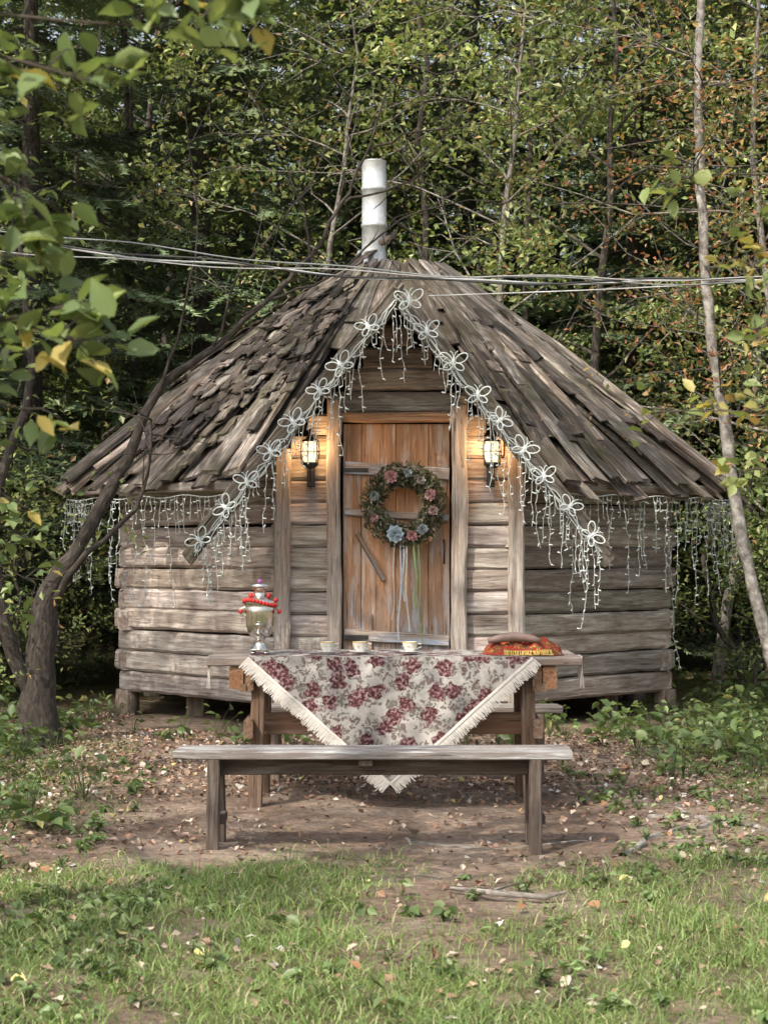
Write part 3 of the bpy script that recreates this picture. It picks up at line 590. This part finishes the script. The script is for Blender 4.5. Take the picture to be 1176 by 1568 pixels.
# ------------------------------------------------------------------ trees
GREEN=[(.085,.14,.04),(.145,.205,.062),(.225,.29,.10),(.34,.37,.15),(.36,.23,.10)]
def decid(seed,H=9,z0=1.,CR=2.2,nb=34,sub=6,cl=4,per=15,ls=.075,tr=.09,cols=GREEN,p=(3,5,3,1,.15),lean=.3,spread=.17,tw=1.):
    global rng
    sv=rng; rng=np.random.default_rng(seed); random.seed(seed); mb=MB()
    S=12; t=np.linspace(0,1,S); P=np.stack([np.cumsum(rng.normal(0,.06,S))+lean*t*rng.normal(),np.cumsum(rng.normal(0,.06,S))+lean*t*rng.normal(),t*H],1); P-=P[0]*np.array([1,1,0]); P[0,2]=-.2
    tube(mb,P,tr*(1-.85*t),8); LC=[];LK=[]
    for b_ in range(nb):
        f=(b_+.5)/nb; z=z0+(H-z0)*f**.9; tt=z/H; base=np.array([np.interp(tt,t,P[:,j]) for j in range(3)]); a=b_*2.4+R(-.4,.4)
        L=CR*(.35+.65*math.sin(math.pi*min(1,.2+f*.8))**.8)*R(.65,1.15); d=np.array([math.cos(a),math.sin(a),R(.15,.7)]); bp=[base]
        for k_ in range(5): bp.append(bp[-1]+d*L/5); d=d+rng.normal(0,.16,3)+np.array([0,0,.03])
        bp=np.array(bp); tube(mb,bp,np.linspace(tr*.32,tr*.07,6)*(1-f*.5),5); bk=R(.5,1.6)
        for s_ in range(sub):
            u=R(.3,1); idx=u*5; i0=min(4,int(idx)); sb=bp[i0]+(bp[i0+1]-bp[i0])*(idx-i0); sd=nrm(d+rng.normal(0,.9,3)); sl=R(.35,.8)*CR*.38; mid_=sb+sd*sl*.5+rng.normal(0,.04,3); en=sb+sd*sl+np.array([0,0,-.05])
            tube(mb,[sb,mid_,en],[tr*.08*tw,tr*.055*tw,tr*.03*tw],3)
            for c_ in range(cl):
                q_=sb+(en-sb)*((c_+.7)/cl)+rng.normal(0,.05,3); n_=per; LC.append(q_+rng.normal(0,1,(n_,3))*np.array([spread,spread,spread*.35])); kk=R(.7,1.25)*bk; LK.append(pal(n_,cols,p,.2)*kk)
    LC=np.concatenate(LC);LK=np.concatenate(LK)
    leaves(mb,LC,rng.uniform(.65,1.25,len(LC))*ls,LK,up=.6,mat=1)
    rng=sv; return mb
NEED=[(.085,.13,.065),(.13,.19,.09),(.20,.26,.13)]
def conifer(seed,H=10,CR=1.9,nb=110,z0=.6,dead=.25):
    global rng
    sv=rng; rng=np.random.default_rng(seed); random.seed(seed); mb=MB(); tube(mb,[(0,0,-.2),(.03,0,H*.5),(0,.02,H)],[.12,.08,.01],8)
    A=[];Bv=[];K=[]
    for b_ in range(nb):
        f=b_/nb; z=z0+(H-z0)*f; a=b_*2.4+R(-.3,.3); L=CR*(1-f)**.75*R(.7,1.15)+.1; S=6; t=np.linspace(0,1,S); dr=R(.15,.45)
        bp=np.stack([np.cos(a)*L*t,np.sin(a)*L*t,z-dr*L*t**1.4+.12*L*t**3],1); tube(mb,bp,np.linspace(.018,.004,S),4)
        if f<.15 and R(0,1)<dead: continue
        nt_=int(L/.085)+2; kk=R(.55,1.6)
        for k_ in range(nt_):
            u=.18+.82*k_/nt_; p0=np.array([np.interp(u,t,bp[:,j]) for j in range(3)])
            for s_ in (-1,1):
                aa=a+s_*R(.6,1.0); tl=L*.30*(1.15-u)+.16; tl*=R(.7,1.2); dd=np.array([math.cos(aa),math.sin(aa),R(-.5,-.05)]); nn=int(tl/.026)+2
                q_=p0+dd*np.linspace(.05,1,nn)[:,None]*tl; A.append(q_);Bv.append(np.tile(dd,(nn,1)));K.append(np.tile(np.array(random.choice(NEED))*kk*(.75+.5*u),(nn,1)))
    A=np.concatenate(A);Bv=nrm(np.concatenate(Bv));K=np.concatenate(K); side=nrm(np.cross(Bv,[0,0,1])); V=[];
    for s_ in (-1,1):
        tip=A+side*s_*.048+Bv*.038+rng.normal(0,.012,A.shape); V.append(np.stack([A-Bv*.014,A+Bv*.018,tip],1))
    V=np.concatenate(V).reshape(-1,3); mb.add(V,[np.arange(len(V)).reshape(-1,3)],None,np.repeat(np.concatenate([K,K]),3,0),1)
    rng=sv; return mb
def mesh_only(mb,name,mats):
    o=mb.build(name,mats); me=o.data; bpy.data.objects.remove(o); return me
LM=[M_bark,M_leaf]; NM=[M_bark,M_needle]
D=[mesh_only(decid(101,9.5,1.8,2.3,nb=25,ls=.09,per=14,tr=.07),'broadleaf_a',LM),mesh_only(decid(102,8.5,1.6,2.0,nb=23,p=(1,3,5,4,.4),per=14,ls=.09,tr=.07),'broadleaf_b',LM),mesh_only(decid(103,10,2.2,2.4,nb=26,p=(4,5,2,.5,.1),per=12,ls=.085,tr=.07),'broadleaf_c',LM),mesh_only(decid(104,8,1.4,1.9,nb=26,per=9,ls=.065,p=(1,3,3,2,4),tr=.06),'broadleaf_rust',[M_barkg,M_leaf]),
   mesh_only(decid(105,8,1.6,2.1,nb=26,sub=9,cl=3,per=3,ls=.065,p=(1,3,4,3,2),tr=.06,tw=1.6),'bare_twigged',[M_barkg,M_leaf])]
CN=[mesh_only(conifer(201,nb=115),'spruce_a',NM),mesh_only(conifer(202,8.5,1.7,105,.3),'spruce_b',NM),mesh_only(conifer(203,11,2.2,115,1.2,.7),'spruce_c',NM)]
SH=[mesh_only(decid(301,2.0,.1,1.0,nb=18,sub=5,cl=3,per=11,ls=.06,tr=.03),'shrub_a',LM),mesh_only(decid(302,2.6,.2,1.1,nb=20,sub=5,cl=3,per=11,ls=.055,tr=.03,p=(3,3,3,2,.6)),'shrub_b',LM)]
random.seed(5); rng=np.random.default_rng(5)
def inst(me,name,x,y,s=1,par=None,rot=None,z=None):
    o=bpy.data.objects.new(name,me); sc.collection.objects.link(o); o.location=(x,y,float(gz(x,y)) if z is None else z); o.rotation_euler=(R(-.04,.04),R(-.04,.04),R(0,6.28) if rot is None else rot); o.scale=(s,s,s*R(.92,1.1))
    if par: o.parent=par
    return o
for me,nm,x,y,s in ((CN[0],'spruce_tree',-3.3,17.6,1.0),(CN[1],'spruce_tree.001',-4.3,15.4,.95),(CN[2],'spruce_tree.002',3.9,18.6,1.0),(CN[1],'spruce_tree.003',2.6,19.8,1.1),(CN[0],'spruce_tree.004',-1.7,19.0,1.05),(CN[2],'spruce_tree.005',.1,20.8,1.05),(CN[1],'spruce_tree.006',-4.9,18.6,1.),(CN[0],'spruce_tree.007',5.4,17.4,1.),
    (D[1],'broadleaf_tree',.6,18.9,.95),(D[1],'broadleaf_tree.001',2.0,18.2,.9),(D[0],'broadleaf_tree.002',-.7,21.0,1.),(D[3],'broadleaf_tree.003',3.6,16.6,.9),(D[3],'broadleaf_tree.004',4.9,15.4,.9),(D[2],'broadleaf_tree.005',-2.8,21.2,1.),(D[4],'broadleaf_tree.006',.9,18.0,.95),(D[4],'broadleaf_tree.007',3.1,17.6,1.),(D[4],'broadleaf_tree.008',-1.0,18.2,.9),(D[1],'broadleaf_tree.009',4.6,20.6,1.),(D[1],'broadleaf_tree.010',-2.4,18.4,.85)):
    inst(me,nm,x,y,s)
fo=empty('distant_forest')
for (ya,yb,n_,wd) in ((22,26,12,7.5),(26,32,14,9.5),(33,42,19,12),(42,55,17,15)):
    for j in range(n_):
        x=-wd+2*wd*(j+R(.1,.9))/n_; y=R(ya,yb); me=random.choice(CN+CN+CN+D[:3]) if y<32 else random.choice(CN) ; inst(me,'forest_tree',x,y,R(.9,1.2),fo)
un=empty('forest_undergrowth')
for j in range(42):
    x=R(-8,8); y=R(18.5,28); inst(random.choice(SH),'undergrowth_shrub',x,y,R(.8,1.4),un)
for x,y,s,me in ((-3.3,12.6,1.05,SH[1]),(-3.6,14.2,1.3,SH[0]),(-3.2,16.6,1.2,SH[0]),(-2.9,15.2,.7,SH[1]),(3.6,14.8,1.1,SH[0]),(3.9,13.0,.8,SH[1]),(3.3,17.0,1.2,SH[1]),(3.05,15.6,.8,SH[0]),(4.4,16.2,1.2,SH[1]),(-2.75,10.6,.55,SH[1]),(3.2,12.9,.5,SH[0])):
    inst(me,'shrub',x,y,s)
tt_=MB()
for j in range(38):
    x=R(-8,8); y=R(18.6,30); z=float(gz(x,y)); l=R(-.5,.5); k=R(.7,2.4); tube(tt_,[(x,y,z-.2),(x+l*.3,y,z+3),(x+l,y,z+8)],[R(.03,.08),.04,.02],6,(k,k,k))
tt_.build('sapling_trunks',M_bark)
mb=MB()
def smooth(P,n=30):
    P=np.array(P,float); t=np.linspace(0,len(P)-1,n); i_=np.minimum(t.astype(int),len(P)-2); f=(t-i_)[:,None]; g=lambda k_:P[np.clip(k_,0,len(P)-1)]
    p0,p1,p2,p3=g(i_-1),g(i_),g(i_+1),g(i_+2); return .5*((2*p1)+(-p0+p2)*f+(2*p0-5*p1+4*p2-p3)*f*f+(-p0+3*p1-3*p2+p3)*f**3)
DK=(.6,.57,.55)
S1=smooth([(-2.2,12.05,-.1),(-2.22,12.05,.5),(-2.16,12.05,1.0),(-1.93,12.05,1.35),(-1.66,12.05,1.85),(-1.46,12.05,2.3),(-1.1,12.1,2.6),(-.74,12.2,2.93),(-.48,12.3,3.25),(-.27,12.4,3.6),(-.12,12.5,3.95),(.1,12.6,4.6)],50)
tube(mb,S1+rng.normal(0,.008,S1.shape),np.interp(np.linspace(0,1,50),[0,.1,.25,.4,.6,1],[.15,.10,.055,.032,.018,.006])*(1+rng.normal(0,.06,50)),10,DK)
LC=[]
for P,r in (([(-2.22,12.05,.2),(-2.45,11.95,.9),(-2.5,12,1.6),(-2.3,12.1,2.4),(-2.4,12.2,3.4)],.06),([(-2.15,12.05,.9),(-1.95,11.9,1.2),(-1.55,11.9,1.6),(-1.5,11.95,2.1)],.03),([(-1.46,12.05,2.3),(-1.3,12,2.8),(-1.2,12,3.4),(-1.3,12,4.2)],.012),([(-.74,12.2,2.93),(-.3,12.2,3.1),(.2,12.3,3.5),(.8,12.3,3.6)],.011),([(-.48,12.3,3.25),(-.6,12.3,3.7),(-.9,12.3,4.3)],.010),([(-.27,12.4,3.6),(.2,12.4,3.75),(.55,12.4,4.3)],.009),([(-1.1,12.1,2.6),(-.9,12,3.1),(-.5,12,3.6),(-.2,12,4.3)],.010),([(-.12,12.5,3.95),(.3,12.5,4.1),(.9,12.5,4.15),(1.4,12.5,4.5)],.009),([(.1,12.6,4.6),(.5,12.6,4.5),(1.0,12.6,4.75),(1.5,12.6,4.7)],.008)):
    Q=smooth(P,14); Q=Q+rng.normal(0,.01,Q.shape); tube(mb,Q,np.linspace(r,r*.25,14),6,DK)
    for j in range(14):
        q_=Q[random.randint(4,13)]; d_=nrm(rng.normal(0,1,3)+np.array([0,0,.3])); e_=q_+d_*R(.2,.5); tube(mb,[q_,(q_+e_)/2+rng.normal(0,.03,3),e_],[r*.22,.004,.002],3,DK)
        if (e_[2]>3.1 or e_[0]<-1.7) and not(-.5<e_[0]<.3 and e_[2]<4.2): LC.append(e_+rng.normal(0,.12,(15,3)))
LC=np.concatenate(LC); leaves(mb,LC,rng.uniform(.035,.07,len(LC)),pal(len(LC),GREEN,(1,3,5,3,.6)),mat=1)
mb.build('crooked_tree',[M_bark,M_leaf])
mb=MB(); S2=smooth([(2.86,13,-.1),(2.68,13,.6),(2.55,13,1.1),(2.43,13,1.75),(2.34,13,2.4),(2.26,13,2.97),(2.23,13,3.5),(2.2,13,4.2),(2.22,13,5.1),(2.3,13,6.5)],40)
tube(mb,S2+rng.normal(0,.006,S2.shape),np.linspace(.05,.026,40)*(1+rng.normal(0,.05,40)),10); LC=[]
for j in range(50):
    q_=S2[random.randint(16,39)]; a=R(0,6.28); d_=np.array([math.cos(a),math.sin(a)*.7,R(-.1,.6)]); L=R(.3,1.1); P=[q_]
    for k_ in range(6): P.append(P[-1]+d_*L/6); d_=d_+rng.normal(0,.3,3)
    P=np.array(P); tube(mb,P,np.linspace(.008,.0018,7),4,(.4,.38,.36))
    for k_ in (2,3,4,5,6):
        if R(0,1)<.85: LC.append(P[k_]+rng.normal(0,.10,(12,3)))
LC=np.concatenate(LC); leaves(mb,LC,rng.uniform(.03,.065,len(LC)),pal(len(LC),[(.38,.16,.08),(.42,.28,.10),(.19,.22,.07),(.14,.19,.06)],(5,3,4,3)),mat=1)
mb.build('slender_birch_tree',[M_birch,M_leaf])
def spray(mb,P,r,n,ls,cols,p,tw=.18):
    Q=smooth(P,16); tube(mb,Q,np.linspace(r,r*.3,16),6,(.8,.75,.6)); C=[];T=[]
    for j in range(n):
        i_=random.randint(4,15); q_=Q[i_]; d_=nrm(rng.normal(0,1,3)+(Q[i_]-Q[i_-2])*8); e_=q_+d_*R(.3,1)*tw; tube(mb,[q_,(q_+e_)/2+np.array([0,0,.01]),e_],[.0022,.0018,.001],3)
        for k_ in range(3): c_=q_+(e_-q_)*(k_+1)/3; s_=rng.normal(0,1,3)*.6+d_+np.array([0,0,-.3]); s_=s_/np.linalg.norm(s_); C.append(c_+s_*ls*.5); T.append(s_)
    leaves(mb,C,rng.uniform(.7,1.15,len(C))*ls,pal(len(C),cols,p,.2),up=.8,mat=1,near=True,aspect=.68,tang=np.array(T))
LG=[(.12,.185,.07),(.17,.245,.09),(.24,.31,.125),(.55,.45,.14)]
mb=MB(); st=smooth([(-1.35,3.5,-.1),(-1.3,3.5,.8),(-1.2,3.45,1.6),(-1.15,3.4,2.4),(-1.0,3.3,3.2)],20); tube(mb,st,np.linspace(.03,.012,20),7)
for P,n_,l_ in (([(-1.12,3.4,2.2),(-.9,3.3,2.22),(-.72,3.2,2.16),(-.50,3.15,2.09)],26,.065),([(-1.12,3.4,2.3),(-.9,3.3,2.3),(-.68,3.2,2.22),(-.38,3.15,2.18)],22,.06),([(-1.0,3.3,3.0),(-.7,3.1,2.6),(-.42,3.0,2.24),(-.2,3.0,2.17)],20,.052),
    ([(-1.2,3.45,1.7),(-.95,3.4,2.0),(-.8,3.4,2.02),(-.60,3.4,1.92)],26,.065),([(-1.2,3.45,1.5),(-.95,3.4,1.85),(-.8,3.4,1.75),(-.55,3.35,1.67)],26,.065),([(-1.2,3.45,1.5),(-.95,3.4,1.78),(-.8,3.4,1.7),(-.54,3.35,1.74)],20,.065),([(-1.2,3.45,1.6),(-.95,3.4,1.9),(-.82,3.4,1.88),(-.63,3.4,1.80)],22,.065),([(-1.2,3.45,1.3),(-1.0,3.4,1.6),(-.85,3.4,1.6),(-.66,3.4,1.55)],16,.06)):
    spray(mb,P,.006,n_,l_,LG,(2,4,3,.6),.13)
mb.build('hazel_shrub',[M_bark,M_leaf])
mb=MB(); st=smooth([(-2.0,6,-.1),(-1.95,6,.8),(-1.8,6,1.6),(-1.75,6,2.6)],20); tube(mb,st,np.linspace(.03,.012,20),7)
for z in np.linspace(1.2,2.9,15): spray(mb,[(-1.85,6,z-.1),(-1.55,5.95,z+.12),(-1.35,5.9,z+.1),(-1.08-R(0,.15),5.9,z-.02)],.005,13,.052,LG,(2,4,3,.9),.16)
mb.build('hazel_shrub.001',[M_bark,M_leaf])
mb=MB(); st=smooth([(1.7,5.2,-.1),(1.6,5.2,.8),(1.5,5.1,1.6),(1.45,5,2.6)],20); tube(mb,st,np.linspace(.025,.01,20),7)
YG=[(.20,.27,.09),(.30,.35,.13),(.44,.40,.14),(.40,.27,.11)]
for P,n_ in (([(1.5,5.1,1.9),(1.2,5,2.25),(.95,5,2.3),(.76,5,2.28)],11),([(1.5,5.1,1.3),(1.2,5,1.62),(.95,5,1.66),(.72,5,1.66)],11),([(1.5,5.1,1.5),(1.2,5,1.78),(1.05,5,1.86),(.93,5,1.9)],10),([(1.5,5.1,.9),(1.2,5,1.4),(1.05,5,1.5),(.95,5,1.5)],10),([(1.45,5,2.3),(1.2,5,2.12),(1.05,5,2.08),(.96,5,2.04)],10)): spray(mb,P,.005,n_,.05,YG,(3,4,2,1),.13)
mb.build('hazel_shrub.002',[M_bark,M_leaf])
SHD=mesh_only(decid(401,10.5,5.2,3.0,nb=19,sub=6,cl=3,per=9,ls=.13,tr=.16,spread=.17),'unseen_shade_tree_mesh',LM)
for nm,x,y,s in (('unseen_shade_tree',-4.0,8.0,1.),('unseen_shade_tree.001',-3.6,3.4,1.),('unseen_shade_tree.002',-6.3,10.0,.92)): inst(SHD,nm,x,y,s)  # unseen trees added outside the frame to throw dappled shade
# ------------------------------------------------------------------ light, world, camera
ts=Vector((-.50,-.62,.0)).normalized()*math.cos(math.radians(47)); ts.z=math.sin(math.radians(47))
l=bpy.data.lights.new('sun','SUN'); l.energy=5; l.angle=math.radians(.55); l.color=(1,.91,.77); o=bpy.data.objects.new('sun',l); o.rotation_euler=(-ts).to_track_quat('-Z','Y').to_euler(); o.location=(-8,-8,14); sc.collection.objects.link(o)
w=bpy.data.worlds.new('World'); sc.world=w; w.use_nodes=True; nt=w.node_tree; bg=nt.nodes['Background']; bg.inputs[1].default_value=.15
s=nt.nodes.new('ShaderNodeTexSky'); s.sky_type='NISHITA'; s.sun_disc=False; s.sun_elevation=math.radians(47); s.sun_rotation=math.atan2(ts.x,ts.y); s.dust_density=5; s.air_density=1.4; s.ozone_density=.6
hs=nt.nodes.new('ShaderNodeHueSaturation'); hs.inputs['Saturation'].default_value=.5; hs.inputs['Value'].default_value=1.6
nt.links.new(s.outputs[0],hs.inputs['Color']); nt.links.new(hs.outputs[0],bg.inputs[0])
cam=bpy.data.cameras.new('camera'); co=bpy.data.objects.new('camera',cam); sc.collection.objects.link(co); co.location=(0,0,1.3); co.rotation_euler=(math.radians(90+1.04),0,0)
cam.sensor_fit='VERTICAL'; cam.sensor_height=24; cam.lens=43.7; cam.clip_end=600; cam.clip_start=.05; cam.dof.use_dof=True; cam.dof.focus_distance=10.5; cam.dof.aperture_fstop=5.6
sc.camera=co
sc.view_settings.view_transform='Standard'; sc.view_settings.look='None'; sc.view_settings.exposure=0; sc.view_settings.gamma=1
